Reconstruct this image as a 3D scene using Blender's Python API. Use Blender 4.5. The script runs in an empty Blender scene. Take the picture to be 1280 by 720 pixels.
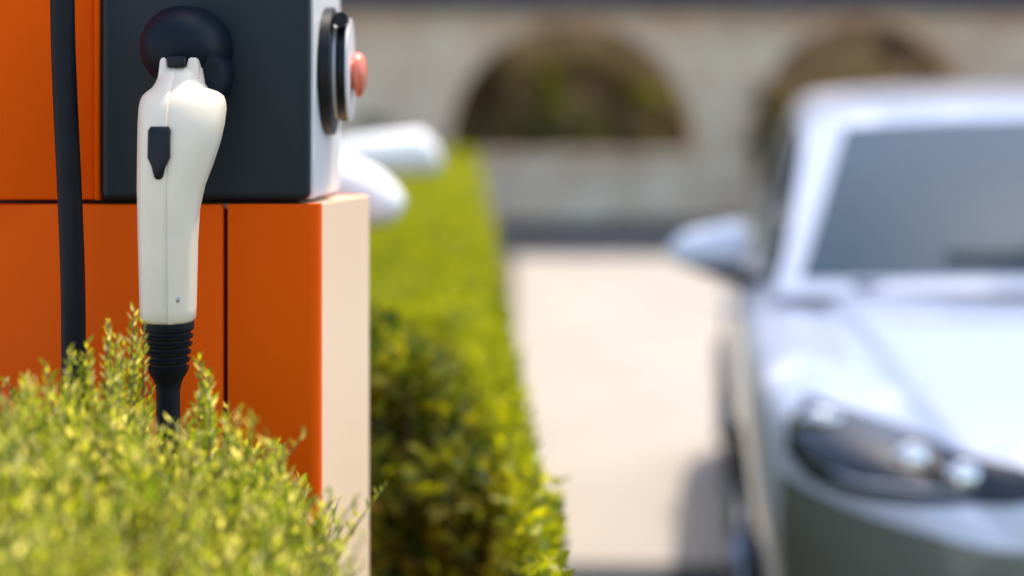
import bpy, bmesh, math, random
import numpy as np
from mathutils import Vector, Matrix, noise
from mathutils.bvhtree import BVHTree
R = math.radians
random.seed(7)
rng = np.random.default_rng(11)
sc = bpy.context.scene
COL = sc.collection

# ------------------------------------------------------------------ helpers
def link(o, parent=None):
    COL.objects.link(o)
    if parent is not None:
        o.parent = parent
    return o

def tag(o, label=None, cat=None, group=None, kind=None):
    if label: o['label'] = label
    if cat: o['category'] = cat
    if group: o['group'] = group
    if kind: o['kind'] = kind
    return o

def thing(name, label, cat, loc=(0, 0, 0), rz=0.0, group=None):
    o = bpy.data.objects.new(name, None)
    o.empty_display_size = 0.1
    o.location = loc
    o.rotation_euler = (0, 0, rz)
    link(o)
    return tag(o, label, cat, group)

def build(name, bm, mat, parent=None, smooth=False, angle=None):
    me = bpy.data.meshes.new(name)
    bmesh.ops.recalc_face_normals(bm, faces=bm.faces[:])
    bm.to_mesh(me); bm.free()
    me.materials.append(mat)
    if smooth:
        for p in me.polygons: p.use_smooth = True
        if angle is not None:
            try: me.set_sharp_from_angle(angle=R(angle))
            except Exception: pass
    o = bpy.data.objects.new(name, me)
    return link(o, parent)

def box(bm, x0, x1, y0, y1, z0, z1, bev=0.0, seg=2):
    vs = [bm.verts.new((x, y, z)) for x in (x0, x1) for y in (y0, y1) for z in (z0, z1)]
    idx = [(0, 1, 3, 2), (4, 6, 7, 5), (0, 4, 5, 1), (2, 3, 7, 6), (0, 2, 6, 4), (1, 5, 7, 3)]
    fs = [bm.faces.new([vs[i] for i in f]) for f in idx]
    bmesh.ops.recalc_face_normals(bm, faces=fs)
    if bev > 0:
        es = list({e for f in fs for e in f.edges})
        bmesh.ops.bevel(bm, geom=es, offset=bev, segments=seg, profile=0.5, affect='EDGES')

def new_box(name, x0, x1, y0, y1, z0, z1, mat, parent=None, bev=0.0, seg=2):
    bm = bmesh.new(); box(bm, x0, x1, y0, y1, z0, z1, bev, seg)
    return build(name, bm, mat, parent, smooth=bev > 0, angle=35)

def loft(bm, rings, cap0=True, cap1=True):
    vr = [[bm.verts.new(p) for p in r] for r in rings]
    n = len(vr[0])
    for a, b in zip(vr, vr[1:]):
        for i in range(n):
            j = (i + 1) % n
            bm.faces.new((a[i], a[j], b[j], b[i]))
    if cap0: bm.faces.new(vr[0][::-1])
    if cap1: bm.faces.new(vr[-1])
    return vr

def grid(bm, pts):
    vr = [[bm.verts.new(p) for p in r] for r in pts]
    for a, b in zip(vr, vr[1:]):
        for i in range(len(a) - 1):
            bm.faces.new((a[i], a[i + 1], b[i + 1], b[i]))
    return vr

def lathe(bm, prof, origin, axis, n=40):
    """prof: list of (r, t) along axis from origin"""
    axis = Vector(axis).normalized(); origin = Vector(origin)
    q = axis.to_track_quat('Z', 'Y')
    rings = []
    for r, t in prof:
        rings.append([origin + q @ Vector((r * math.cos(2 * math.pi * k / n), r * math.sin(2 * math.pi * k / n), t)) for k in range(n)])
    loft(bm, rings)

def tube(bm, pts, rad, n=14):
    pts = [Vector(p) for p in pts]
    rads = rad if isinstance(rad, (list, tuple)) else [rad] * len(pts)
    rings = []
    ref = Vector((0, 1, 0.13)).normalized()
    for i, p in enumerate(pts):
        t = (pts[min(i + 1, len(pts) - 1)] - pts[max(i - 1, 0)]).normalized()
        if abs(t.dot(ref)) > 0.95: rr = Vector((1, 0, 0))
        else: rr = ref
        a = t.cross(rr).normalized(); b = t.cross(a).normalized()
        rings.append([p + (a * math.cos(2 * math.pi * k / n) + b * math.sin(2 * math.pi * k / n)) * rads[i] for k in range(n)])
    loft(bm, rings)

def spline(pts, k=8):
    pts = [Vector(p) for p in pts]; out = []
    P = [pts[0]] + pts + [pts[-1]]
    for i in range(1, len(P) - 2):
        p0, p1, p2, p3 = P[i - 1], P[i], P[i + 1], P[i + 2]
        for j in range(k):
            t = j / k
            out.append(0.5 * ((2 * p1) + (p2 - p0) * t + (2 * p0 - 5 * p1 + 4 * p2 - p3) * t * t + (3 * p1 - p0 - 3 * p2 + p3) * t ** 3))
    out.append(pts[-1])
    return out

def apply_mods(o):
    dg = bpy.context.evaluated_depsgraph_get()
    me = bpy.data.meshes.new_from_object(o.evaluated_get(dg))
    old = o.data
    o.modifiers.clear(); o.data = me; me.name = old.name
    bpy.data.meshes.remove(old)

def subsurf(o, lv=2):
    m = o.modifiers.new('s', 'SUBSURF'); m.levels = lv; m.render_levels = lv
    apply_mods(o)
    for p in o.data.polygons: p.use_smooth = True

def boolean_cut(o, bm):
    me = bpy.data.meshes.new('cutter')
    bmesh.ops.recalc_face_normals(bm, faces=bm.faces[:]); bm.to_mesh(me); bm.free()
    c = bpy.data.objects.new('cutter', me); COL.objects.link(c)
    c.matrix_world = o.matrix_world if o.parent is None else o.parent.matrix_basis
    m = o.modifiers.new('b', 'BOOLEAN'); m.operation = 'DIFFERENCE'; m.solver = 'EXACT'; m.object = c
    bpy.context.view_layer.update()
    apply_mods(o)
    bpy.data.objects.remove(c); bpy.data.meshes.remove(me)

# ------------------------------------------------------------------ materials
def mat(name, color, rough=0.5, metal=0.0, coat=0.0, spec=0.5, var=0.0, vscale=8.0, bump=0.0, bscale=60.0, detail=6.0):
    m = bpy.data.materials.new(name); m.use_nodes = True
    nt = m.node_tree; b = nt.nodes['Principled BSDF']
    c = (*color, 1)
    b.inputs['Base Color'].default_value = c
    b.inputs['Roughness'].default_value = rough
    b.inputs['Metallic'].default_value = metal
    b.inputs['Coat Weight'].default_value = coat
    b.inputs['Coat Roughness'].default_value = 0.04
    b.inputs['Specular IOR Level'].default_value = spec
    tc = nt.nodes.new('ShaderNodeTexCoord')
    if var > 0:
        n = nt.nodes.new('ShaderNodeTexNoise'); n.inputs['Scale'].default_value = vscale; n.inputs['Detail'].default_value = detail
        r = nt.nodes.new('ShaderNodeValToRGB')
        r.color_ramp.elements[0].position = 0.3; r.color_ramp.elements[1].position = 0.72
        r.color_ramp.elements[0].color = (*[v * (1 - var) for v in color], 1)
        r.color_ramp.elements[1].color = (*[min(1, v * (1 + var)) for v in color], 1)
        nt.links.new(tc.outputs['Object'], n.inputs['Vector'])
        nt.links.new(n.outputs['Fac'], r.inputs['Fac'])
        nt.links.new(r.outputs['Color'], b.inputs['Base Color'])
    if bump > 0:
        n2 = nt.nodes.new('ShaderNodeTexNoise'); n2.inputs['Scale'].default_value = bscale; n2.inputs['Detail'].default_value = 4
        bp = nt.nodes.new('ShaderNodeBump'); bp.inputs['Strength'].default_value = bump; bp.inputs['Distance'].default_value = 0.02
        nt.links.new(tc.outputs['Object'], n2.inputs['Vector'])
        nt.links.new(n2.outputs['Fac'], bp.inputs['Height'])
        nt.links.new(bp.outputs['Normal'], b.inputs['Normal'])
    return m

def leaf_mat(name, cols, trans=0.45, tcol=None, rough=0.5):
    m = bpy.data.materials.new(name); m.use_nodes = True
    nt = m.node_tree; b = nt.nodes['Principled BSDF']; out = nt.nodes['Material Output']
    g = nt.nodes.new('ShaderNodeNewGeometry')
    r = nt.nodes.new('ShaderNodeValToRGB')
    els = r.color_ramp.elements
    while len(els) < len(cols): els.new(0.5)
    for i, c in enumerate(cols):
        els[i].position = i / (len(cols) - 1); els[i].color = (*c, 1)
    nt.links.new(g.outputs['Random Per Island'], r.inputs['Fac'])
    nt.links.new(r.outputs['Color'], b.inputs['Base Color'])
    b.inputs['Roughness'].default_value = rough
    b.inputs['Specular IOR Level'].default_value = 0.3
    t = nt.nodes.new('ShaderNodeBsdfTranslucent')
    mx = nt.nodes.new('ShaderNodeMix'); mx.data_type = 'RGBA'; mx.blend_type = 'MULTIPLY'
    mx.inputs['Factor'].default_value = 1.0
    nt.links.new(r.outputs['Color'], mx.inputs['A'])
    mx.inputs['B'].default_value = (*(tcol or (2.2, 2.0, 0.8)), 1)
    nt.links.new(mx.outputs['Result'], t.inputs['Color'])
    ms = nt.nodes.new('ShaderNodeMixShader'); ms.inputs['Fac'].default_value = trans
    nt.links.new(b.outputs['BSDF'], ms.inputs[1]); nt.links.new(t.outputs['BSDF'], ms.inputs[2])
    nt.links.new(ms.outputs['Shader'], out.inputs['Surface'])
    return m

M = dict(
    orange=mat('orange_powder_coat', (0.86, 0.098, 0.0005), 0.5, spec=0.06, var=0.07, vscale=3, bump=0.04, bscale=900),
    peach=mat('sunlit_orange_coat', (0.97, 0.66, 0.41), 0.40, spec=0.2, var=0.03, vscale=4, bump=0.03, bscale=900),  # orange side paled in its base colour to stand for sun glare
    charcoal=mat('charcoal_paint', (0.015, 0.021, 0.025), 0.45, spec=0.25, var=0.12, vscale=5, bump=0.03, bscale=700),
    housing=mat('white_housing', (0.74, 0.70, 0.67), 0.4, var=0.03),
    black=mat('black_plastic', (0.006, 0.007, 0.009), 0.38, spec=0.25, bump=0.03, bscale=800),
    holster=mat('navy_black_plastic', (0.003, 0.006, 0.012), 0.5, spec=0.2, bump=0.03, bscale=900),
    rubber=mat('black_rubber', (0.006, 0.007, 0.009), 0.55, spec=0.2, var=0.2, vscale=40),
    gun=mat('white_plastic', (0.78, 0.655, 0.485), 0.36, var=0.035, vscale=35, bump=0.04, bscale=700),
    gap=mat('dark_gap', (0.01, 0.006, 0.004), 0.8),
    red=mat('red_plastic', (0.80, 0.17, 0.09), 0.3, coat=0.3),
    steel=mat('steel', (0.55, 0.55, 0.55), 0.3, metal=1.0),
    paint=mat('white_car_paint', (0.70, 0.69, 0.715), 0.4, coat=0.9),
    bumper=mat('bumper_plastic', (0.19, 0.185, 0.14), 0.25, coat=0.5),
    glass=mat('sky_teal_glass', (0.038, 0.082, 0.104), 0.10, spec=0.18),  # teal base colour stands in for the sky reflected in the glass
    lens=mat('dark_lamp_lens', (0.009, 0.011, 0.015), 0.05, coat=0.35),
    chrome=mat('chrome', (0.85, 0.83, 0.80), 0.12, metal=1.0),
    grille=mat('black_grille', (0.012, 0.013, 0.014), 0.25, coat=0.4),
    tyre=mat('tyre_rubber', (0.014, 0.014, 0.015), 0.7, bump=0.2, bscale=120),
    rim=mat('alloy', (0.35, 0.36, 0.38), 0.3, metal=0.9),
    concrete=mat('pale_concrete', (0.34, 0.300, 0.254), 0.85, var=0.10, vscale=1.2, bump=0.15, bscale=40),
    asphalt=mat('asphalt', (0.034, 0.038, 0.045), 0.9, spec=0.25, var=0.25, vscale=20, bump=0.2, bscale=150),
    soil=mat('soil', (0.05, 0.035, 0.022), 0.95, var=0.4, vscale=15, bump=0.5, bscale=40),
    lawn=mat('lawn', (0.07, 0.10, 0.02), 0.9, var=0.45, vscale=12, bump=0.6, bscale=150),
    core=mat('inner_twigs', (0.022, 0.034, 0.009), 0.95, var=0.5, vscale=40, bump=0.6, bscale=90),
    bark=mat('twig_bark', (0.10, 0.075, 0.035), 0.85, var=0.3, vscale=60),
    slate=mat('slate_blue_band', (0.030, 0.050, 0.085), 0.6, var=0.2, vscale=1.5),
    wglass=mat('window_glass', (0.03, 0.035, 0.04), 0.08),
    frame=mat('window_frame', (0.30, 0.27, 0.23), 0.6),
    inner=mat('arcade_rubble', (0.17, 0.138, 0.092), 0.95, var=0.85, vscale=1.1, bump=0.8, bscale=5),
    postw=mat('white_enamel', (0.92, 0.88, 0.81), 0.35, coat=0.3, var=0.03),
)
# stone facade: brick texture drives joints
def stone():
    m = mat('facade_stone', (0.36, 0.315, 0.26), 0.9)
    nt = m.node_tree; b = nt.nodes['Principled BSDF']
    tc = nt.nodes.new('ShaderNodeTexCoord'); mp = nt.nodes.new('ShaderNodeMapping')
    mp.inputs['Rotation'].default_value = (R(90), 0, 0)
    br = nt.nodes.new('ShaderNodeTexBrick')
    br.inputs['Color1'].default_value = (0.78, 0.575, 0.375, 1); br.inputs['Color2'].default_value = (0.66, 0.485, 0.315, 1)
    br.inputs['Mortar'].default_value = (0.56, 0.47, 0.35, 1)
    br.inputs['Scale'].default_value = 1.0; br.inputs['Brick Width'].default_value = 0.7; br.inputs['Row Height'].default_value = 0.32
    br.inputs['Mortar Size'].default_value = 0.012
    n = nt.nodes.new('ShaderNodeTexNoise'); n.inputs['Scale'].default_value = 1.6; n.inputs['Detail'].default_value = 9
    mx = nt.nodes.new('ShaderNodeMix'); mx.data_type = 'RGBA'; mx.blend_type = 'OVERLAY'; mx.inputs['Factor'].default_value = 0.7
    nt.links.new(tc.outputs['Object'], mp.inputs['Vector']); nt.links.new(mp.outputs['Vector'], br.inputs['Vector'])
    nt.links.new(tc.outputs['Object'], n.inputs['Vector'])
    nt.links.new(br.outputs['Color'], mx.inputs['A']); nt.links.new(n.outputs['Fac'], mx.inputs['B'])
    nt.links.new(mx.outputs['Result'], b.inputs['Base Color'])
    bp = nt.nodes.new('ShaderNodeBump'); bp.inputs['Strength'].default_value = 0.5; bp.inputs['Distance'].default_value = 0.03
    nt.links.new(br.outputs['Fac'], bp.inputs['Height']); bp.invert = True
    nt.links.new(bp.outputs['Normal'], b.inputs['Normal'])
    return m
M['stone'] = stone()
M['leaf_front'] = leaf_mat('yellow_green_leaves', [(0.12, 0.18, 0.012), (0.30, 0.35, 0.020), (0.48, 0.46, 0.045), (0.80, 0.70, 0.34)], 0.55, (1.8, 1.75, 0.7))
M['leaf_hedge'] = leaf_mat('hedge_leaves', [(0.11, 0.155, 0.007), (0.25, 0.265, 0.008), (0.37, 0.355, 0.010)], 0.48, (1.9, 1.8, 0.4))
M['leaf_dark'] = leaf_mat('dark_leaves', [(0.03, 0.055, 0.010), (0.12, 0.14, 0.012), (0.32, 0.29, 0.014)], 0.45, (1.8, 1.8, 0.5))
M['leaf_brown'] = leaf_mat('brown_leaves', [(0.07, 0.055, 0.034), (0.19, 0.145, 0.08), (0.05, 0.06, 0.027), (0.30, 0.20, 0.085)], 0.3, (1.5, 1.4, 0.8))
M['leaf_olive'] = leaf_mat('olive_leaves', [(0.05, 0.065, 0.02), (0.085, 0.10, 0.03), (0.12, 0.12, 0.04)], 0.3, (1.6, 1.6, 0.7))

# ------------------------------------------------------------------ camera, light
F, H0, YH = 2000.0, 1.38, 150.0
cam_d = bpy.data.cameras.new('camera'); cam = bpy.data.objects.new('camera', cam_d); link(cam)
cam.location = (0, 0, H0); cam.rotation_euler = (R(90), 0, 0)
cam_d.sensor_width = 36; cam_d.lens = F / 1280 * 36
cam_d.shift_y = -(360 - YH) / 1280
cam_d.clip_start = 0.05; cam_d.clip_end = 900
cam_d.dof.use_dof = True; cam_d.dof.focus_distance = 1.27; cam_d.dof.aperture_fstop = 1.85
cam_d.dof.aperture_blades = 0
sc.camera = cam

SUN_AZ, SUN_EL = R(39), R(69)
sd = Vector((math.sin(SUN_AZ) * math.cos(SUN_EL), math.cos(SUN_AZ) * math.cos(SUN_EL), math.sin(SUN_EL)))
sl = bpy.data.lights.new('sun', 'SUN'); sl.energy = 2.0; sl.angle = R(0.53); sl.color = (1.0, 0.90, 0.77)
so = bpy.data.objects.new('sun', sl); link(so); so.rotation_euler = sd.to_track_quat('Z', 'Y').to_euler(); so.location = (5, 8, 12)
w = bpy.data.worlds.new('World'); sc.world = w; w.use_nodes = True
nt = w.node_tree; bg = nt.nodes['Background']
sky = nt.nodes.new('ShaderNodeTexSky'); sky.sky_type = 'NISHITA'; sky.sun_disc = False
sky.sun_elevation = SUN_EL; sky.sun_rotation = SUN_AZ; sky.dust_density = 2.0; sky.air_density = 1.0; sky.ozone_density = 1.0
nt.links.new(sky.outputs['Color'], bg.inputs['Color']); bg.inputs['Strength'].default_value = 0.15
sc.view_settings.view_transform = 'Standard'; sc.view_settings.look = 'None'
sc.view_settings.exposure = 1.5; sc.view_settings.gamma = 1.0; sc.view_settings.use_curve_mapping = False

# ------------------------------------------------------------------ ground
def sheet(name, x0, x1, y0, y1, z, m):
    bm = bmesh.new(); bm.faces.new([bm.verts.new(p) for p in ((x0, y0, z), (x1, y0, z), (x1, y1, z), (x0, y1, z))])
    return tag(build(name, bm, m), kind='structure')
sheet('ground', -400, 400, -400, 400, 0, M['concrete'])
sheet('planting_bed', -2.6, 0.02, 0.2, 16.0, 0.005, M['soil'])
sheet('road', 0.12, 60.0, -60.0, 4.96, 0.004, M['asphalt'])
sheet('wall_shade_strip', -60, 60, 16.1, 21.99, 0.004, M['asphalt'])  # dark strip paints in the building's shade at its foot
sheet('lawn', 0.40, 5.0, -6.0, 2.35, 0.008, M['lawn'])

# ------------------------------------------------------------------ leaves
def leaf_mesh(name, pos, dirs, length, width, m, parent=None, fold=0.25):
    """pos (n,3), dirs (n,3) unit; one folded diamond of two triangles per leaf"""
    n = len(pos)
    rnd = rng.normal(size=(n, 3))
    side = np.cross(dirs, rnd); side /= np.linalg.norm(side, axis=1, keepdims=True) + 1e-9
    nor = np.cross(side, dirs)
    L = length[:, None]; W = width[:, None]
    base = pos; tip = pos + dirs * L
    mid = pos + dirs * L * 0.45 + nor * W * fold
    v = np.stack([base, mid + side * W * 0.5, tip, mid - side * W * 0.5], axis=1).reshape(-1, 3)
    idx = np.arange(n)[:, None] * 4 + np.array([[0, 1, 2, 0, 2, 3]])
    me = bpy.data.meshes.new(name)
    me.vertices.add(n * 4); me.vertices.foreach_set('co', v.ravel().astype(np.float32))
    me.loops.add(n * 6); me.loops.foreach_set('vertex_index', idx.ravel().astype(np.int32))
    me.polygons.add(n * 2); me.polygons.foreach_set('loop_start', (np.arange(n * 2) * 3).astype(np.int32))
    me.polygons.foreach_set('loop_total', np.full(n * 2, 3, np.int32))
    me.update(calc_edges=True); me.validate()
    me.materials.append(m)
    return link(bpy.data.objects.new(name, me), parent)

def nz(x, y, z, s):
    return noise.noise(Vector((x * s, y * s, z * s)))

def unit(a):
    return a / (np.linalg.norm(a, axis=1, keepdims=True) + 1e-9)

# ------------------------------------------------------------------ charging station
ST_X, ST_Y, ST_RZ = -0.162, 1.35, R(1.57)
st = thing('charging_station', 'orange charging station with charcoal front plate and white sides above the yellow green bush', 'charging station', (ST_X, ST_Y, 0), ST_RZ)
ZS = 1.304
new_box('inner_frame', -0.2165, -0.013, 0.014, 0.150, 0.02, ZS - 0.004, M['gap'], st)
bm = bmesh.new()
pl = [(-0.0775, 0.0)] + [(-0.0095 + 0.0095 * math.sin(R(a)), 0.0095 - 0.0095 * math.cos(R(a))) for a in range(0, 91, 10)] + [(0.0, 0.0185), (-0.004, 0.0185), (-0.004, 0.0125), (-0.0775, 0.0125)]
loft(bm, [[(x, y, z) for x, y in pl] for z in (0.10, ZS + 0.005)])
build('front_panel', bm, M['orange'], st, True, 35)
new_box('front_panel', -0.2135, -0.0815, 0.0, 0.0125, 0.10, ZS + 0.005, M['orange'], st, 0.0022)
# left front panel bends back slightly
bm = bmesh.new(); box(bm, -0.345, 0.0, 0.0, 0.0125, 0.10, ZS + 0.005, 0.0022)
bmesh.ops.rotate(bm, verts=bm.verts, cent=(0, 0, 0), matrix=Matrix.Rotation(R(-15), 3, 'Z'))
bmesh.ops.translate(bm, verts=bm.verts, vec=(-0.2165, 0.001, 0))
build('front_panel', bm, M['orange'], st, True, 35)
def prism(name, plan, z0, z1, m, parent, bev=0.0):
    bm = bmesh.new(); loft(bm, [[(x, y, z) for x, y in plan] for z in (z0, z1)])
    if bev: bmesh.ops.bevel(bm, geom=bm.edges[:], offset=bev, segments=2, affect='EDGES')
    return build(name, bm, m, parent, bev > 0, 35)
# the right side flares outwards
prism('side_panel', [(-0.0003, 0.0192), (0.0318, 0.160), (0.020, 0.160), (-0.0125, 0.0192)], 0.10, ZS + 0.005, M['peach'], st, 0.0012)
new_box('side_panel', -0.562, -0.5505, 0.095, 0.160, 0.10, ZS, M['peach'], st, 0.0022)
new_box('back_panel', -0.56, 0.030, 0.1605, 0.172, 0.10, ZS + 0.005, M['orange'], st, 0.0022)
new_box('plinth', -0.55, -0.002, 0.03, 0.165, 0.0, 0.099, M['asphalt'], st, 0.004)
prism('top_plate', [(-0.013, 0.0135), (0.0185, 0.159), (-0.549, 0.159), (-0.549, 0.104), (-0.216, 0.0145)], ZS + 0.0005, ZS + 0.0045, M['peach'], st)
# upper part
ZU, ZT = ZS + 0.0085, 1.86
new_box('shadow_gap', -0.50, -0.020, 0.02, 0.15, ZS + 0.0047, ZU, M['gap'], st)
new_box('charcoal_plate', -0.1835, -0.0085, -0.002, 0.016, ZU, ZT, M['charcoal'], st, 0.0065, 4)
prism('housing', [(-0.1835, 0.0165), (-0.0075, 0.0165), (0.0035, 0.170), (-0.1835, 0.170)], ZU, ZT, M['housing'], st, 0.002)
new_box('upper_panel', -0.50, -0.1905, 0.006, 0.168, ZU, ZT - 0.002, M['orange'], st, 0.0030)
new_box('edge_trim', -0.1895, -0.1848, -0.0005, 0.05, ZU, ZT, M['orange'], st, 0.0012)
new_box('cover', -0.505, 0.006, -0.008, 0.18, ZT + 0.001, ZT + 0.03, M['charcoal'], st, 0.006)
# holster on the charcoal plate
bm = bmesh.new()
lathe(bm, [(0.0355, 0), (0.0355, 0.012), (0.0345, 0.03), (0.0335, 0.045), (0.031, 0.058), (0.026, 0.068), (0.018, 0.075), (0.008, 0.078), (0.001, 0.0785)], (-0.108, -0.0022, 1.4395), (0, -1, 0), 48)
hol = build('holster', bm, M['holster'], st, True, 50)
# rotary switch with red button on the white side
cy, cz = 0.093, 1.424
bm = bmesh.new(); lathe(bm, [(0.055, 0), (0.0575, 0.002), (0.0575, 0.0105), (0.0555, 0.012), (0.001, 0.012)], (-0.0062, cy, cz), (1, 0, 0), 64)
sw = build('switch_plate', bm, M['black'], st, True, 40)
bm = bmesh.new(); lathe(bm, [(0.043, 0), (0.043, 0.0042), (0.001, 0.0042)], (0.0054, cy, cz), (1, 0, 0), 64)
build('spacer_ring', bm, M['housing'], sw, True, 40)
bm = bmesh.new(); lathe(bm, [(0.044, 0), (0.046, 0.002), (0.046, 0.0072), (0.044, 0.0086), (0.001, 0.0086)], (0.0090, cy, cz + 0.001), (1, 0, 0), 64)
build('collar', bm, M['black'], sw, True, 40)
bm = bmesh.new(); lathe(bm, [(0.0465, 0), (0.0465, 0.0025), (0.001, 0.0025)], (0.0172, cy, cz + 0.001), (1, 0, 0), 64)
build('rim_ring', bm, M['housing'], sw, True, 40)
bm = bmesh.new(); lathe(bm, [(0.014, 0), (0.014, 0.003), (0.0195, 0.0035), (0.0205, 0.006), (0.019, 0.010), (0.014, 0.013), (0.007, 0.0142), (0.0005, 0.0144)], (0.0192, cy + 0.004, cz - 0.003), (1, 0, 0), 48)
build('stop_button', bm, M['red'], sw, True, 50)
bm = bmesh.new(); lathe(bm, [(0.0065, -0.012), (0.0065, 0.012)], (0.0130, cy - 0.03, cz + 0.044), (0, 1, 0), 20)
build('hinge_pin', bm, M['black'], sw, True, 40)

# ------------------------------------------------------------------ charging connector (hangs in the holster)
G_X, G_Y = -0.2610, 1.2535
gun = thing('charging_connector', 'white charging plug with black lock button hanging in its holster by a black ribbed cable', 'charging plug', (G_X, G_Y, 1.224), ST_RZ)
S = 1600.0
def gz(py): return H0 - (py - YH) / S - 1.224
def gx(px): return (px - 640) / S - G_X
# outline rows: py, left px, right px, half depth, centre y
rows = [(82, 197, 243, 0.013, 0.026), (84, 194, 245.5, 0.0155, 0.0255), (92, 192, 247, 0.020, 0.0235), (103, 189, 249, 0.024, 0.0195), (109, 186, 253, 0.0265, 0.0175), (113.5, 180, 266, 0.029, 0.017), (119, 175, 274, 0.0305, 0.014), (126, 172.5, 277, 0.032, 0.012), (135, 171.5, 278.5, 0.033, 0.010),
        (155, 171.5, 277, 0.033, 0.006), (178, 172, 272.5, 0.032, 0.003), (205, 172.5, 264.5, 0.030, 0.000), (232, 173, 255, 0.028, -0.003), (262, 174, 249, 0.026, -0.005), (300, 175, 247, 0.0245, -0.006),
        (345, 176, 246, 0.0235, -0.006), (385, 177, 245, 0.0228, -0.006), (397, 177.5, 244.5, 0.0225, -0.006), (400.5, 180, 242, 0.021, -0.006)]
def sec(py, l, r, d, yc, n=48):
    c = (gx(l) + gx(r)) / 2; hw = (gx(r) - gx(l)) / 2
    seam = gx(217)
    out = []
    for k in range(n):
        a = 2 * math.pi * k / n - math.pi / 2
        e = 2 / 2.5
        x = c + hw * math.copysign(abs(math.cos(a)) ** e, math.cos(a))
        y = yc + d * math.copysign(abs(math.sin(a)) ** e, math.sin(a))
        if math.sin(a) < 0:      # front: gentle ridge leaning towards the seam
            y -= 0.0035 * max(0, 1 - abs(x - seam) / (hw * 1.2))
        if k == 0: y += 0.0016; x = seam   # mould seam groove
        if k == 1 or k == n - 1: x = seam + (0.0011 if k == 1 else -0.0011); 
        out.append((x, y, gz(py)))
    return out
bm = bmesh.new(); loft(bm, [sec(*r) for r in rows])
gh = build('handle', bm, M['gun'], gun, True, 55)
# two prongs clasping the holster at the head, with a dark latch between them
for l0, l1, t0, t1 in ((195, 206, 196, 203), (229, 245, 231, 242)):
    bm = bmesh.new()
    def q(px0, px1, y0, y1, py): return [(gx(px0), y0, gz(py)), (gx(px1), y0, gz(py)), (gx(px1), y1, gz(py)), (gx(px0), y1, gz(py))]
    loft(bm, [q(l0 - 1, l1 + 1, 0.006, 0.03, 98), q(l0, l1, 0.007, 0.03, 88), q(t0 - 0.5, t1 + 0.5, 0.010, 0.03, 75), q(t0 + 1, t1 - 1, 0.012, 0.03, 71)])
    bmesh.ops.bevel(bm, geom=bm.edges[:], offset=0.0007, segments=2, affect='EDGES')
    build('prong', bm, M['gun'], gh, True, 40)
new_box('latch', gx(206.5), gx(228.5), 0.004, 0.028, gz(84), gz(69), M['black'], gh, 0.0015)
bm = bmesh.new()
lathe(bm, [(0.0265, 0), (0.028, 0.006), (0.028, 0.055), (0.0265, 0.06)], (0.0035, 0.026, gz(98)), (0, 1, 0.1), 36)
build('head_shell', bm, M['holster'], gun, True, 40)
# lock button
outl = [(197, 158), (219, 158), (221, 163), (221, 196), (216, 207), (213, 219), (210, 222.5), (205, 222.5), (202, 219), (199, 207), (194, 196), (194, 163)]
bm = bmesh.new()
cxm, cym = 207.5, 188
def front_y(py):
    for a, b in zip(rows, rows[1:]):
        if a[0] <= py <= b[0]:
            t = (py - a[0]) / (b[0] - a[0]); return (a[4] - a[3]) * (1 - t) + (b[4] - b[3]) * t
rings = []
for s_, dy in ((1.0, 0.012), (1.0, -0.0045), (0.9, -0.0060), (0.6, -0.0066)):
    rings.append([(gx(cxm + (x - cxm) * s_), front_y(y) + dy, gz(cym + (y - cym) * s_)) for x, y in outl])
loft(bm, rings)
build('lock_button', bm, M['black'], gun, True, 40)
# screw dimple
bm = bmesh.new(); lathe(bm, [(0.0024, 0), (0.0024, 0.0012), (0.0012, 0.0016)], (gx(228), -0.0285, gz(370)), (0, -1, 0), 16)
build('screw', bm, M['rim'], gun, True, 40)
# boot with ribs
bc = gx(211)
prof = [(0.0196, 0.0), (0.0200, -0.002), (0.0199, -0.006)]
z = -0.006
for k in range(5):
    r0 = 0.0196 - 0.0008 * k
    prof += [(r0, z - 0.0012), (r0 - 0.0024, z - 0.0022), (r0 - 0.0024, z - 0.0040), (r0, z - 0.0050)]
    z -= 0.0062
prof += [(0.0155, z - 0.001), (0.0145, z - 0.004), (0.0112, z - 0.009), (0.0100, z - 0.013), (0.0098, z - 0.016)]
bm = bmesh.new(); lathe(bm, prof, (bc, -0.006, -0.0003), (0, 0, 1), 44)
build('boot', bm, M['rubber'], gun, True, 35)
bm = bmesh.new()
tube(bm, spline([(bc, -0.006, -0.045), (bc, -0.006, -0.07), (bc + 0.001, -0.004, -0.12), (bc - 0.006, 0.01, -0.25), (bc - 0.03, 0.03, -0.55), (bc - 0.02, 0.03, -0.9), (bc + 0.05, 0.02, -1.205)]), 0.0093)
build('cable', bm, M['rubber'], gun, True)

# loose second cable in front of the orange panels
def cp(px, py, Y): return ((px - 640) / F * Y, Y, H0 - (py - YH) / F * Y)
bm = bmesh.new()
pts = [(-0.37, 1.40, 1.845), (-0.37, 1.33, 1.835), (-0.366, 1.296, 1.76), (-0.3630, 1.29, 1.62), cp(78, 0, 1.29), cp(81, 110, 1.288), cp(87, 240, 1.286), cp(91, 350, 1.286), cp(92, 470, 1.288), (-0.354, 1.29, 1.0), (-0.36, 1.27, 0.5), (-0.33, 1.26, 0.022)]
tube(bm, spline(pts), 0.0098)
tag(build('hanging_cable', bm, M['rubber'], None, True), 'plain black cable hanging in front of the orange panel, without any plug', 'cable')

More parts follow.
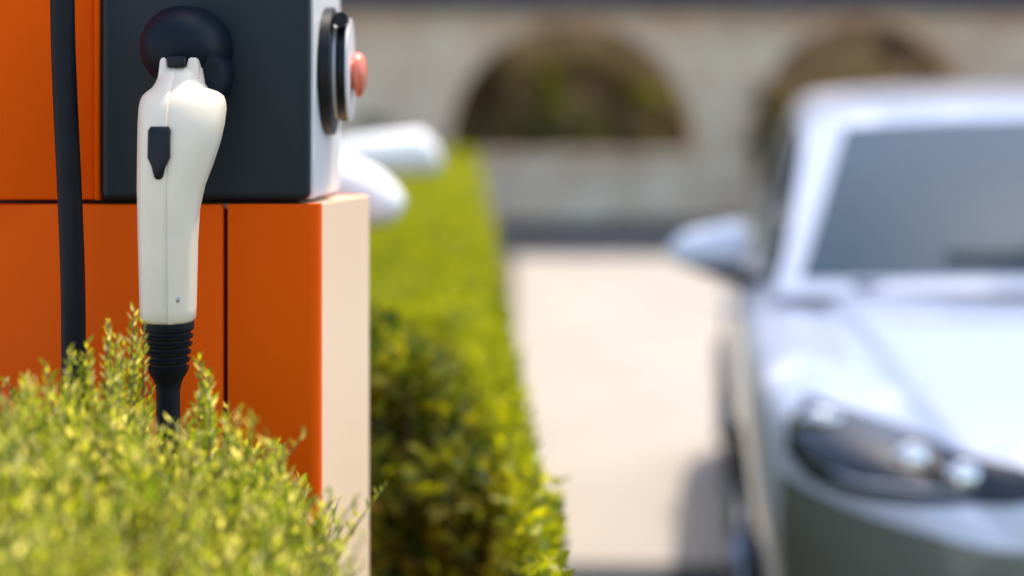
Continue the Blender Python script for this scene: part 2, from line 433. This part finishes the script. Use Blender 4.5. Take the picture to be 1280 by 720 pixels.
# ------------------------------------------------------------------ foreground bush of upright shoots
def front_top(x, y):
    """top of the mound (m)"""
    px = 640 + x / y * F
    yy = np.interp(px, [-250, -60, 60, 150, 240, 300, 350, 390, 430, 470], [535, 545, 560, 580, 612, 624, 640, 680, 735, 815])
    z = H0 - (yy - YH) / F * 1.12
    z += 0.018 * nz(x, y, 3.1, 14) - 0.06 * max(0, (0.98 - y)) / 0.2
    return z
bush = thing('bush', 'yellow green bush of upright feathery shoots in front of the orange charging station', 'bush', (-0.42, 1.08, 0))
bx0, by0 = -0.42, 1.08
P, D, L, W = [], [], [], []
stem_bm = bmesh.new()
nshoot = 0
def shoot(x, y, zb, h, lean, nl, ls):
    px_, py_ = x, y
    ax, ay = lean
    pts = []
    for i in range(5):
        t = i / 4
        pts.append(Vector((x + ax * h * t ** 1.5, y + ay * h * t ** 1.5, zb + h * t)))
    tube(stem_bm, [p - Vector((bx0, by0, 0)) for p in pts], [0.0011, 0.001, 0.0009, 0.0007, 0.0004], 4)
    for k in range(nl):
        t = (k + random.random()) / nl
        t = 0.12 + 0.88 * t
        i = min(3, int(t * 4)); f = t * 4 - i
        p = pts[i].lerp(pts[i + 1], f)
        a = k * 2.4 + random.random()
        up = 0.55 + 0.9 * t
        d = Vector((math.cos(a), math.sin(a), up)).normalized()
        P.append(p - Vector((bx0, by0, 0))); D.append(d)
        l = ls * (1.15 - 0.65 * t) * random.uniform(0.8, 1.2)
        L.append(l); W.append(l * 0.33)
for i in range(1500):
    y = random.uniform(0.86, 1.19); px = random.uniform(-70, 388)
    if random.random() < 0.25: y = random.uniform(1.02, 1.15)
    x = (px - 640) / F * y
    zt = front_top(x, y)
    h = random.uniform(0.06, 0.13)
    zt += random.gauss(0, 0.020)
    shoot(x, y, zt - h, h, (random.gauss(0, 0.22), random.gauss(0, 0.18)), random.randint(20, 34), random.uniform(0.012, 0.020))
# tall wisps
for px, py, Y in [(92, 436, 1.15), (60, 470, 1.1), (128, 402, 1.2), (140, 425, 1.19), (120, 455, 1.17), (158, 385, 1.22), (166, 400, 1.235), (238, 530, 1.12), (252, 470, 1.2), (264, 445, 1.22), (250, 500, 1.18), (283, 510, 1.13), (300, 520, 1.14), (358, 560, 1.16), (366, 575, 1.13), (20, 480, 1.13), (35, 470, 1.16), (150, 480, 1.15), (110, 430, 1.19), (310, 560, 1.12), (276, 470, 1.2)]:
    for q in range(3):
        Y_ = Y - 0.05; x, yq, zt = cp(px + random.gauss(0, 7), py + 20 * q, Y_)
        zb = front_top(x, Y_) - 0.05
        h = max(0.06, zt - zb)
        shoot(x, Y_, zb, h, (random.gauss(0, 0.06), random.gauss(0, 0.05)), int(h * 360), random.uniform(0.012, 0.018))
# lower sides, sparser
for i in range(900):
    x = random.uniform(-0.78, -0.17); y = random.choice([random.uniform(0.84, 0.9), random.uniform(0.9, 1.2)])
    z = random.uniform(0.1, 0.95)
    shoot(x, y if z > 0.9 else 0.85 + random.random() * 0.03, z, 0.09, (random.gauss(0, 0.3), -0.5), 14, 0.018)
leaf_mesh('foliage', np.array(P), np.array(D), np.array(L), np.array(W), M['leaf_front'], bush)
build('stem', stem_bm, M['bark'], bush, True)
# dark twiggy inside
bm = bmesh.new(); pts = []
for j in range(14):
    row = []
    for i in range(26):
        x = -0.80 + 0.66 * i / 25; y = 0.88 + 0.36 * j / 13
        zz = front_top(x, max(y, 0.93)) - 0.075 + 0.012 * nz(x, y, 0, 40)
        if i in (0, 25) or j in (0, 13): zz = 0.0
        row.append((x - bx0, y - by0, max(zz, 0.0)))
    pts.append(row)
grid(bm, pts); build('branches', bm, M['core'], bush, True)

# ------------------------------------------------------------------ long hedge
def hedge_top(u, y):
    """u: lateral from the station axis (hedge runs along it)"""
    z = 1.0
    z += 0.030 * nz(u, y, 1.7, 7) + 0.018 * nz(u, y, 5.2, 16)
    # rounded right shoulder and rounded near end
    z -= 0.10 * max(0, (u - 0.005) / 0.085) ** 2 if u > 0.005 else 0
    line = 1.42 + 14.0 * max(0, 0.078 - u)     # where the flat top begins
    line = min(line, 3.0)
    if y < line:
        d = (line - y)
        z -= 0.42 * d / (0.35 + d) + 0.05 * nz(u, y, 9.0, 9)
    return z
hd = thing('hedge', 'long clipped bright green hedge running from the charging station to the arcade', 'hedge', (0, 0, 0), 0)
kx = -0.0275
def hedge_pts(n, y0, y1, u0, u1):
    y = y0 * (y1 / y0) ** rng.random(n); u = u0 + (u1 - u0) * rng.random(n)
    z = np.array([hedge_top(a, b) for a, b in zip(u, y)])
    return np.stack([u + kx * y, y, z], 1)
def hedge_leaves(n, y0, y1, u0, u1, size):
    p = hedge_pts(n, y0, y1, u0, u1)
    depth = rng.random(n) ** 2 * 0.05
    p[:, 2] -= depth; p[:, 2] += rng.normal(0, size * 0.35, n)
    d = unit(np.stack([rng.normal(0.1, 0.6, n), rng.normal(-0.1, 0.6, n), np.abs(rng.normal(0.7, 0.4, n))], 1))
    s = size * rng.uniform(0.7, 1.3, n)
    return p, d, s
A = [hedge_leaves(26000, 1.38, 2.6, -0.30, 0.088, 0.017), hedge_leaves(20000, 2.6, 5.0, -0.62, 0.088, 0.022),
     hedge_leaves(15000, 5.0, 10.0, -1.0, 0.088, 0.034), hedge_leaves(9000, 10.0, 19.2, -1.0, 0.088, 0.055)]
# right-hand side wall of the hedge
ns = 14000
ys = 1.4 * (19.2 / 1.4) ** rng.random(ns); zs = 0.05 + 0.93 * rng.random(ns)
us = 0.086 + 0.03 * np.array([nz(0.3, a, b, 7) for a, b in zip(ys, zs)]) + rng.normal(0, 0.008, ns) - 0.02
A.append((np.stack([us + kx * ys, ys, zs], 1), unit(np.stack([np.abs(rng.normal(0.8, 0.3, ns)), rng.normal(0, 0.6, ns), rng.normal(0.4, 0.5, ns)], 1)), 0.018 + 0.0022 * ys))
pp = np.concatenate([a[0] for a in A]); dd = np.concatenate([a[1] for a in A]); ss = np.concatenate([a[2] for a in A])
leaf_mesh('foliage', pp, dd, ss, ss * 0.6, M['leaf_hedge'], hd)
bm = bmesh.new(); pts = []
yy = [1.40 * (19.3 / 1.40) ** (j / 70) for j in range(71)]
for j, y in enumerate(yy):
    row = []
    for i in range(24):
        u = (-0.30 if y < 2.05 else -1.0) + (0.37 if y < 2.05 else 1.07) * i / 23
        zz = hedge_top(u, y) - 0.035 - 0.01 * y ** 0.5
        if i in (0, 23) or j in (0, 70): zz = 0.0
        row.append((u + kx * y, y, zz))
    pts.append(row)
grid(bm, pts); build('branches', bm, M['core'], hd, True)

# dark shrub at the near end of the hedge
sh = thing('shrub', 'dark green leafy shrub between the charging station side and the near end of the hedge', 'shrub', (-0.08, 2.4, 0))
P, D, L = [], [], []
bm = bmesh.new()
clumps = []
for i in range(190):
    y = random.uniform(2.02, 3.1)
    xr = np.interp(y, [2.0, 2.4, 2.8, 3.1], [0.02, -0.03, -0.12, -0.18]); xl = -0.12 * y / 1.35 - 0.02
    x = random.uniform(xl, xr)
    py = np.interp(640 + x / y * F, [455, 500, 560, 620, 680], [425, 445, 520, 610, 720])
    zt = H0 - (py - YH) / F * y
    z = zt - (abs(random.gauss(0, 0.05)) if i % 2 else random.uniform(0, 0.4))
    if i % 3 == 0: y = random.uniform(1.98, 2.12); x = random.uniform(-0.12 * y / 1.35, 0.03); z = random.uniform(0.55, H0 - (np.interp(640 + x / y * F, [455, 500, 560, 620, 680], [470, 500, 560, 640, 720]) - YH) / F * y)
    clumps.append((x, y, z, random.uniform(0.03, 0.05)))
for x, y, z, r in clumps:
    tube(bm, spline([(x + 0.08 * 0.5, y - 2.4, 0), ((x + 0.08), y - 2.4, z * 0.6), (x + 0.08, y - 2.4, z)], 4), [0.004] * 4 + [0.002] * 5, 5)
    n = 90
    d = unit(rng.normal(size=(n, 3)) + np.array([0, 0, 0.35]))
    p = np.array([x + 0.08, y - 2.4, z]) + d * r * (rng.random((n, 1)) ** 0.4) * np.array([1, 1, 0.8])
    P.append(p); D.append(unit(d + rng.normal(0, 0.5, (n, 3)))); L.append(rng.uniform(0.022, 0.036, n))
P = np.concatenate(P); D = np.concatenate(D); L = np.concatenate(L)
leaf_mesh('foliage', P, D, L, L * 0.55, M['leaf_dark'], sh)
build('stem', bm, M['bark'], sh, True)

# ------------------------------------------------------------------ white rounded posts further along the hedge
def post(label, tipx, Y, ztip, s, droop, rise=0.0):
    t = thing('charging_post', label, 'post', (tipx - 0.30 * s, Y, 0), 0, 'white posts along the hedge')
    bm = bmesh.new()
    path = spline([(-0.09 * s, 0, 0.0), (0.02 * s, 0, 0.028 * s), (0.12 * s, 0, 0.03 * s), (0.21 * s, 0, 0.012 * s), (0.262 * s, 0, -0.022 * s * droop), (0.285 * s, 0, -0.05 * s * droop)], 6)
    n = len(path)
    rad = [0.055 * s * math.sqrt(max(0.03, 1 - (2 * abs(i / (n - 1) - 0.48)) ** 4.5)) for i in range(n)]
    tube(bm, [p + Vector((0, 0, ztip + rise * (p.x - 0.28 * s))) for p in path], [r * (1 - 0.9 * rise * (1 - i / (n - 1))) for i, r in enumerate(rad)], 24)
    build('hood', bm, M['postw'], t, True)
    bm = bmesh.new(); lathe(bm, [(0.045, 0), (0.045, 0.02), (0.03, 0.03), (0.03, ztip - 0.02)], (0, 0, 0), (0, 0, 1), 24)
    build('pole', bm, M['charcoal'], t, True, 40)
post('white rounded post head drooping over the hedge, nearer to the charging station', -0.182, 2.6, 1.258, 0.85, 1.0)
post('white rounded post head over the hedge, the one farther from the charging station', -0.178, 4.2, 1.300, 1.2, -0.1, 0.28)

# ------------------------------------------------------------------ car
CAR = thing('parked_car', 'white hatchback parked nose first beside the hedge with its dark headlight', 'car', (1.31, 2.72, 0), R(-6.6))
# s, W, zb, zt(center), zsh(shoulder), crease v
ST = [(0.00, 0.50, 0.36, 0.64, 0.58, 0.36), (0.02, 0.58, 0.30, 0.715, 0.66, 0.44), (0.07, 0.68, 0.24, 0.775, 0.715, 0.49), (0.15, 0.765, 0.21, 0.812, 0.755, 0.52), (0.28, 0.83, 0.20, 0.850, 0.795, 0.545),
      (0.45, 0.868, 0.20, 0.888, 0.83, 0.57), (0.70, 0.890, 0.20, 0.938, 0.873, 0.605), (0.95, 0.897, 0.20, 0.978, 0.905, 0.64), (1.20, 0.900, 0.20, 1.000, 0.925, 0.68), (1.6, 0.900, 0.20, 0.99, 0.935, 0.70),
      (2.4, 0.900, 0.20, 0.98, 0.945, 0.70), (3.2, 0.895, 0.20, 0.99, 0.955, 0.70), (3.8, 0.875, 0.22, 0.99, 0.955, 0.68), (4.08, 0.82, 0.26, 0.97, 0.93, 0.62), (4.20, 0.72, 0.34, 0.90, 0.86, 0.5)]
def body_sec(s, W, zb, zt, zsh, cr):
    half = [(0, zb), (0.6 * W, zb), (0.90 * W, zb + 0.01), (0.965 * W, zb + 0.07), (0.985 * W, zb + 0.45 * (zsh - zb)), (W, zb + 0.70 * (zsh - zb)), (0.985 * W, zsh - 0.035), (0.955 * W, zsh + 0.005),
            (cr + 0.55 * (0.955 * W - cr), zsh + 0.42 * (zt - zsh)), (cr + 0.034, zt - 0.056), (cr + 0.006, zt - 0.020), (cr - 0.016, zt - 0.0125), (cr * 0.5, zt - 0.003), (0, zt)]
    pts = [(-v, s, z) for v, z in half] + [(v, s, z) for v, z in half[-2:0:-1]]
    return pts
bm = bmesh.new()
vr = loft(bm, [body_sec(*r) for r in ST])
body = build('body', bm, M['paint'], CAR, True)
subsurf(body, 2)
tm = bmesh.new(); tm.from_mesh(body.data); tree_body = BVHTree.FromBMesh(tm); tm.free()
WHEELS = [(-1, 0.86), (1, 0.86), (-1, 3.45), (1, 3.45)]
for sx, s in WHEELS:
    bm = bmesh.new(); x0, x1 = (-1.0, -0.62) if sx < 0 else (0.62, 1.0)
    lathe(bm, [(0.365, 0), (0.365, x1 - x0)], (x0, s, 0.33), (1, 0, 0), 40)
    boolean_cut(body, bm)
for p in body.data.polygons: p.use_smooth = True
try: body.data.set_sharp_from_angle(angle=R(40))
except Exception: pass
# greenhouse surfaces
def lerp(a, b, t): return a + (b - a) * t
def front_s(a, b, off=0.0):
    v = a * lerp(0.795, 0.675, b); s = lerp(1.05 - 0.15 * (1 - a * a), 1.80 - 0.08 * (1 - a * a), b) - 0.02 * math.sin(math.pi * b)
    z = lerp(0.955 + 0.035 * (1 - a * a), 1.365 + 0.03 * (1 - a * a), b) + 0.012 * math.sin(math.pi * b)
    return Vector((v, s - off * 0.5, z + off * 0.85))
def rail(c): return 1.365 + 0.105 * math.sin(math.pi * min(1.0, 0.93 * c)) ** 0.7 + 0.02 * c
def side_s(c, b, sx, off=0.0):
    v = lerp(0.81 - 0.03 * c, 0.68 - 0.09 * c, b) + 0.02 * (1 - b) * math.sin(math.pi * min(1, c * 1.1)) + 0.02 * math.sin(math.pi * b)
    s = lerp(lerp(1.05, 4.10, c), lerp(1.80, 3.62, c), b); z = lerp(0.955, rail(c), b)
    return Vector((sx * (v + off * 0.9), s, z + off * 0.35))
def rear_s(a, b, off=0.0):
    v = a * lerp(0.785, 0.59, b); s = lerp(4.10 + 0.08 * (1 - a * a), 3.62 + 0.06 * (1 - a * a), b)
    z = lerp(0.955, rail(1.0) + 0.03 * (1 - a * a), b)
    return Vector((v, s + off * 0.8, z + off * 0.5))
def roof_s(a, c):
    fr = front_s(a, 1); re = rear_s(a, 1)
    p = fr.lerp(re, c)
    ed = side_s(c, 1, 1 if a > 0 else -1)
    p.x = a * abs(ed.x); p.z = ed.z + 0.03 * (1 - a * a)
    return p
bm = bmesh.new()
A_ = [-1 + 2 * i / 14 for i in range(15)]; B_ = [i / 6 for i in range(7)]; C_ = [i / 16 for i in range(17)]
grid(bm, [[front_s(a, b) for a in A_] for b in B_]); grid(bm, [[rear_s(a, b) for a in A_] for b in B_])
for sx in (-1, 1): grid(bm, [[side_s(c, b, sx) for c in C_] for b in B_])
grid(bm, [[roof_s(a, c) for a in A_] for c in C_])
bmesh.ops.remove_doubles(bm, verts=bm.verts, dist=0.02)
gh_ = build('cabin', bm, M['paint'], CAR, True)
subsurf(gh_, 1)
bm = bmesh.new()
def rr(a, b):      # rounded-corner parameter patch
    return a, b
grid(bm, [[front_s(a * lerp(0.94, 0.845, b) , lerp(0.075, 0.955, b), 0.007) for a in A_] for b in B_])
ws = build('windscreen', bm, M['glass'], CAR, True)
bm = bmesh.new(); grid(bm, [[rear_s(a * 0.84, lerp(0.2, 0.86, b), 0.007) for a in A_] for b in B_])
build('rear_window', bm, M['glass'], CAR, True)
for sx in (-1, 1):
    for c0, c1 in ((0.075, 0.40), (0.44, 0.70), (0.735, 0.86)):
        bm = bmesh.new(); grid(bm, [[side_s(lerp(c0, c1, i / 8), lerp(0.10, 0.87, b), sx, 0.006) for i in range(9)] for b in B_])
        build('side_window', bm, M['glass'], CAR, True)
bm = bmesh.new()
for q in (0, 1):
    x0 = -0.52 + 0.55 * q
    tube(bm, [front_s(a, 0.13 + 0.02 * abs(a), 0.02) for a in [x0 + 0.5 * i / 8 for i in range(9)]], 0.007, 6)
build('wiper', bm, M['black'], CAR, True)
new_box('cowl', -0.62, 0.62, 1.0, 1.08, 0.98, 0.992, M['black'], CAR, 0.004)
# projected parts on the nose
def project(v, z, off):
    hit, nrm, i, d = tree_body.ray_cast(Vector((v, -1.0, z)), Vector((0, 1, 0)))
    if hit is None:
        hit, nrm, i, d = tree_body.find_nearest(Vector((v, 0.2, z)))
    if nrm.y > 0 and abs(nrm.y) > 0.2: nrm = -nrm
    return hit + nrm * off
def patch(name, outline, m, off, parent, sx=1, rings=16):
    cv = sum(p[0] for p in outline) / len(outline); cz_ = sum(p[1] for p in outline) / len(outline)
    ol = []
    for (a, b), (c, d) in zip(outline, outline[1:] + outline[:1]):
        for k in range(10): ol.append((lerp(a, c, k / 10), lerp(b, d, k / 10)))
    bm = bmesh.new(); rs = []
    for k in range(rings + 1):
        t = 1 - k / (rings + 0.3)
        rs.append([project(sx * lerp(cv, v, t), lerp(cz_, z, t), off * (1.0 if k else -0.4)) for v, z in ol])
    loft(bm, rs, cap0=False)
    return build(name, bm, m, parent, True)
HL = [(0.775, 0.832), (0.71, 0.822), (0.60, 0.797), (0.50, 0.775), (0.40, 0.758), (0.37, 0.75), (0.37, 0.714), (0.45, 0.702), (0.60, 0.695), (0.72, 0.694), (0.79, 0.705), (0.822, 0.74), (0.818, 0.79)]
for sx in (-1, 1):
    h = patch('headlight', HL, M['lens'], 0.007, CAR, sx)
    for v, z, r in ((0.60, 0.758, 0.033), (0.515, 0.736, 0.034)):
        c = project(sx * v, z, 0.0)
        bm = bmesh.new(); bmesh.ops.create_uvsphere(bm, u_segments=20, v_segments=12, radius=r)
        for q in bm.verts: q.co.y *= 0.55
        bmesh.ops.translate(bm, verts=bm.verts, vec=c + Vector((0, -0.004, 0)))
        build('lamp', bm, M['chrome'], h, True)
    bm = bmesh.new(); tube(bm, [project(sx * v, z, 0.009) for v, z in ((0.78, 0.735), (0.70, 0.718), (0.60, 0.715), (0.50, 0.717))], [0.003, 0.007, 0.007, 0.003], 6)
    build('light_strip', bm, M['rim'], h, True)
    bm = bmesh.new()
    tube(bm, [project(sx * v, z, 0.008) for v, z in ((0.79, 0.785), (0.755, 0.798), (0.715, 0.800))], [0.012, 0.024, 0.012], 8)
    build('indicator', bm, M['chrome'], h, True)
patch('grille', [(0.38, 0.755), (0.38, 0.712), (0.2, 0.700), (0, 0.697), (-0.2, 0.700), (-0.38, 0.712), (-0.38, 0.755), (0, 0.760)], M['grille'], 0.006, CAR)
LB = [(0, 0.630), (0.3, 0.633), (0.5, 0.634), (0.65, 0.642), (0.76, 0.660), (0.83, 0.695), (0.868, 0.70), (0.872, 0.55), (0.865, 0.40), (0.84, 0.32), (0.55, 0.29), (0, 0.29)]
patch('lower_bumper', LB + [(-a, b) for a, b in LB[-2:0:-1]], M['bumper'], 0.006, CAR)
patch('air_intake', [(0.46, 0.52), (0.44, 0.35), (0, 0.34), (-0.44, 0.35), (-0.46, 0.52), (0, 0.53)], M['grille'], 0.011, CAR)
# mirrors
for sx in (-1, 1):
    mr = bmesh.new()
    rings = []
    for t in [i / 10 for i in range(11)]:
        x = 0.845 + 0.225 * t
        e = math.sqrt(max(0.02, 1 - (2 * t - 1) ** 4)) if t > 0.5 else math.sqrt(max(0.02, 1 - (2 * t - 1) ** 6))
        zc = 1.035 - 0.022 * t; hz = 0.086 * e * (1.0 - 0.40 * t); hy = 0.06 * e
        rings.append([(sx * x, 1.50 + 0.05 * t + hy * math.cos(k * math.pi / 9), zc + hz * math.sin(k * math.pi / 9) * (1.0 if math.sin(k * math.pi / 9) > 0 else 0.75)) for k in range(18)])
    loft(mr, rings)
    mo = build('mirror', mr, M['paint'], CAR, True)
    bm = bmesh.new(); tube(bm, [(sx * 0.77, 1.46, 0.92), (sx * 0.82, 1.47, 0.94), (sx * 0.90, 1.49, 0.970), (sx * 0.99, 1.51, 0.978)], [0.026, 0.024, 0.024, 0.012], 12)
    build('mirror_arm', bm, M['black'], mo, True)
    bm = bmesh.new(); box(bm, min(sx * 0.875, sx * 1.02), max(sx * 0.875, sx * 1.02), 1.577, 1.582, 1.0, 1.07, 0.002)
    build('mirror_glass', bm, M['chrome'], mo, True, 40)
    for s0 in (2.05, 2.95):
        bm = bmesh.new(); tube(bm, [(sx * 0.902, s0, 0.80), (sx * 0.925, s0 + 0.03, 0.80), (sx * 0.925, s0 + 0.15, 0.80), (sx * 0.902, s0 + 0.18, 0.80)], 0.012, 8)
        build('door_handle', bm, M['paint'], CAR, True)
# door seams as thin dark inset strips, wheels
for sx in (-1, 1):
    for s0 in (1.32, 2.38, 3.22):
        bm = bmesh.new()
        tube(bm, [Vector((sx * 0.30, s0, z)) + (tree_body.ray_cast(Vector((sx * 1.5, s0, z)), Vector((-sx, 0, 0)))[0] - Vector((sx * 0.30, s0, z))) for z in [0.27 + 0.62 * i / 8 for i in range(9)]], 0.003, 5)
        build('door_seam', bm, M['gap'], CAR, True)
for sx, s in WHEELS:
    wl = bpy.data.objects.new('wheel', None); link(wl, CAR); wl.location = (sx * 0.78, s, 0.318)
    bm = bmesh.new(); prof = [(0.21, -0.10), (0.26, -0.108), (0.300, -0.102), (0.315, -0.085), (0.318, -0.04), (0.318, 0.04), (0.315, 0.085), (0.300, 0.102), (0.26, 0.108), (0.21, 0.10)]
    lathe(bm, prof, (0, 0, 0), (1, 0, 0), 48); build('tyre', bm, M['tyre'], wl, True, 50)
    bm = bmesh.new()
    for k in range(5):
        a = 2 * math.pi * k / 5
        tube(bm, [(sx * 0.112, 0.03 * math.cos(a), 0.03 * math.sin(a)), (sx * 0.116, 0.12 * math.cos(a), 0.12 * math.sin(a)), (sx * 0.111, 0.205 * math.cos(a), 0.205 * math.sin(a))], [0.026, 0.022, 0.028], 8)
    lathe(bm, [(0.05, 0.0), (0.05, 0.012)], (sx * 0.105, 0, 0), (sx, 0, 0), 24)
    lathe(bm, [(0.212, 0), (0.212, 0.012), (0.196, 0.012), (0.196, 0.0)], (sx * 0.106, 0, 0), (sx, 0, 0), 40)
    build('rim', bm, M['rim'], wl, True, 40)
for sx in (-1, 1):
    bm = bmesh.new(); box(bm, min(sx * 0.60, sx * 0.75), max(sx * 0.60, sx * 0.75), 4.12, 4.17, 0.70, 0.84, 0.01)
    build('tail_light', bm, M['red'], CAR, True, 40)

# ------------------------------------------------------------------ arcaded building
WY = 22.0
bd = thing('arcaded_building', 'stone building with an arcade of round arches and a slate blue band behind the car', 'building', (0, WY, 0), 0)
new_box('wall', -16, 22, 0, 0.55, 0, 10.6, M['stone'], bd)
wall = bd.children[0]
def arch_cut(x, r, zbase, zs, n=28):
    bm = bmesh.new()
    prof = [(x - r, zbase), (x + r, zbase)] + [(x + r * math.cos(math.pi * k / n), zs + r * math.sin(math.pi * k / n)) for k in range(n + 1)]
    loft(bm, [[(px, y, pz) for px, pz in prof] for y in (-0.5, 1.0)])
    return bm
ARCH = [(0.83, 1.70, 0.84, 1.03), (4.88, 1.56, -0.2, 1.2), (-4.1, 1.60, 0.92, 1.05), (8.9, 1.60, 0.92, 1.05), (12.9, 1.60, 0.92, 1.05), (-8.2, 1.60, 0.92, 1.05)]
for x, r, zb, zs in ARCH:
    boolean_cut(wall, arch_cut(x, r, zb, zs))
WIN = [-12, -8.2, -4.1, 0.83, 4.82, 8.9, 12.9, 17]
for x in WIN:
    bm = bmesh.new(); box(bm, x - 0.6, x + 0.6, -0.5, 1.0, 4.6, 6.6); boolean_cut(wall, bm)
for x, r, zb, zs in ARCH:
    if zb > 0:
        bm = bmesh.new(); box(bm, x - r + 0.003, x + r - 0.003, -0.05, 0.60, zb + 0.003, zb + 0.10, 0.012)
        build('parapet_coping', bm, M['stone'], bd, True, 35)
for x, r, zb, zs in ARCH:
    bm = bmesh.new(); n = 28; rings = []
    for k in range(n + 1):
        a = math.pi * k / n; c, s_ = math.cos(a), math.sin(a)
        rings.append([(x + (r + q) * c, y, zs + (r + q) * s_) for q, y in ((0.004, -0.035), (0.20, -0.035), (0.20, -0.003), (0.004, -0.003))])
    loft(bm, rings); build('arch_ring', bm, M['stone'], bd)
new_box('band', -16.1, 22.1, -0.35, -0.002, 2.91, 3.5, M['slate'], bd, 0.02)
new_box('cornice', -16.2, 22.2, -0.25, 0.8, 10.603, 10.9, M['stone'], bd, 0.03)
new_box('courtyard_wall', -15.9, 21.9, 6.0, 6.3, 0.02, 4.4, M['inner'], bd)
for x in WIN:
    f = bmesh.new()
    for x0, x1, z0, z1 in ((-0.6, 0.6, 4.6, 4.68), (-0.6, 0.6, 6.52, 6.6), (-0.6, -0.52, 4.681, 6.519), (0.52, 0.6, 4.681, 6.519), (-0.03, 0.03, 4.681, 6.519)):
        box(f, x + x0 + 0.002 * (x0 < -.5), x + x1 - 0.002 * (x1 > .5), 0.2, 0.27, z0 + 0.002 * (z0 == 4.6), z1 - 0.002 * (z1 == 6.6))
    w_ = build('window', f, M['frame'], bd)
    new_box('pane', x - 0.52, x + 0.52, 0.23, 0.24, 4.68, 6.52, M['wglass'], w_)
# shrubs in and in front of the arches
def far_shrub(name, label, cat, x, y, w_, h, n, size, m, group=None, z0=0.0, gaps=9):
    t = thing(name, label, cat, (x, y, z0), 0, group)
    P = []; D = []
    cs = [(random.uniform(-w_, w_) * 0.75, random.uniform(-0.45, 0.45), random.uniform(0.25, 0.9) * h, random.uniform(0.22, 0.38) * min(w_, h)) for _ in range(gaps)]
    bm = bmesh.new()
    for cx_, cy_, cz_, r in cs:
        k = n // gaps
        d = unit(rng.normal(size=(k, 3)))
        P.append(np.array([cx_, cy_, cz_]) + d * r * rng.random((k, 1)) ** 0.45); D.append(unit(d + rng.normal(0, 0.6, (k, 3))))
        tube(bm, spline([(cx_ * 0.15, cy_ * 0.2, 0), (cx_ * 0.5, cy_ * 0.6, cz_ * 0.55), (cx_, cy_, cz_)], 4), [0.035 - 0.0033 * i for i in range(9)], 6)
    P = np.concatenate(P); D = np.concatenate(D)
    L = size * rng.uniform(0.7, 1.3, len(P))
    leaf_mesh('foliage', P, D, L, L * 0.6, m, t)
    build('branch', bm, M['bark'], t, True)
g_ = 'shrubs inside the arcade'
far_shrub('shrub', 'brown leafy shrub filling the left arch of the arcade', 'shrub', 0.2, WY + 1.4, 1.3, 2.7, 5200, 0.10, M['leaf_brown'], g_, gaps=14)
far_shrub('shrub', 'rust brown shrub at the right side of the left arch', 'shrub', 1.7, WY + 1.7, 1.0, 2.5, 4200, 0.10, M['leaf_brown'], g_, gaps=11)
far_shrub('shrub', 'low olive green shrub behind the parapet of the left arch', 'shrub', 0.3, WY + 1.0, 1.4, 1.45, 3200, 0.09, M['leaf_olive'], g_, gaps=10)
far_shrub('shrub', 'dark brown shrub inside the open arch behind the car roof', 'shrub', 4.6, WY + 1.9, 1.2, 2.5, 4200, 0.10, M['leaf_brown'], g_, gaps=11)
far_shrub('shrub', 'olive shrub at the wall left of the arches above the white posts', 'shrub', -2.05, WY - 0.7, 0.5, 1.5, 1800, 0.08, M['leaf_olive'], None, gaps=7)
far_shrub('shrub', 'slim dark olive shrub at the left jamb of the open arch', 'shrub', 3.55, WY - 0.6, 0.3, 2.1, 1500, 0.08, M['leaf_olive'], None, gaps=7)

far_shrub('shrub', 'slim blackish green shrub in the middle of the left arch', 'shrub', 0.62, WY + 0.95, 0.28, 2.35, 1300, 0.09, M['leaf_dark'], g_, gaps=5)
far_shrub('shrub', 'slim dark green shrub nearer the right edge of the left arch', 'shrub', 1.85, WY + 0.95, 0.30, 2.1, 1200, 0.09, M['leaf_dark'], g_, gaps=5)

# ------------------------------------------------------------------ unseen tree added right of the frame to shade the parked car
def tree(name, label, x, y, zc, r, nl, size):
    t = thing(name, label, 'tree', (x, y, 0))
    bm = bmesh.new(); tr = spline([(0, 0, 0), (0.06, 0.02, zc * 0.3), (-0.05, 0.05, zc * 0.6), (0, 0, zc)], 6)
    tube(bm, tr, [0.17 - 0.14 * i / (len(tr) - 1) for i in range(len(tr))], 14)
    build('trunk', bm, M['bark'], t, True)
    P = []; D = []
    for k in range(34):
        d = Vector((random.gauss(0, 1), random.gauss(0, 1), random.gauss(0, 0.9))).normalized()
        c = Vector((0, 0, zc)) + Vector((d.x * r, d.y * r, d.z * r * 0.8)) * random.uniform(0.3, 0.82)
        b0 = Vector((0, 0, zc * random.uniform(0.55, 0.85)))
        lb = bmesh.new(); tube(lb, spline([b0, b0.lerp(c, 0.5) + Vector((0, 0, -0.15)), c], 4), [0.05 - 0.0048 * i for i in range(9)], 6)
        build('limb', lb, M['bark'], t, True)
        n = nl // 34; dd_ = unit(rng.normal(size=(n, 3)))
        P.append(np.array(c) + dd_ * r * 0.36 * rng.random((n, 1)) ** 0.45); D.append(unit(dd_ * 0.6 + rng.normal(0, 0.6, (n, 3)) + np.array([0, 0, -0.2])))
    P = np.concatenate(P); D = np.concatenate(D); L = size * rng.uniform(0.7, 1.3, len(P))
    leaf_mesh('crown', P, D, L, L * 0.62, M['leaf_olive'], t)
gx0, gy0, czr = 2.1, 2.65, 8.2
k_ = czr / math.tan(SUN_EL)
tree('tree', 'unseen tall leafy tree right of the parked car, added to shade the bonnet', gx0 + k_ * math.sin(SUN_AZ), gy0 + k_ * math.cos(SUN_AZ), czr, 2.3, 15000, 0.19)
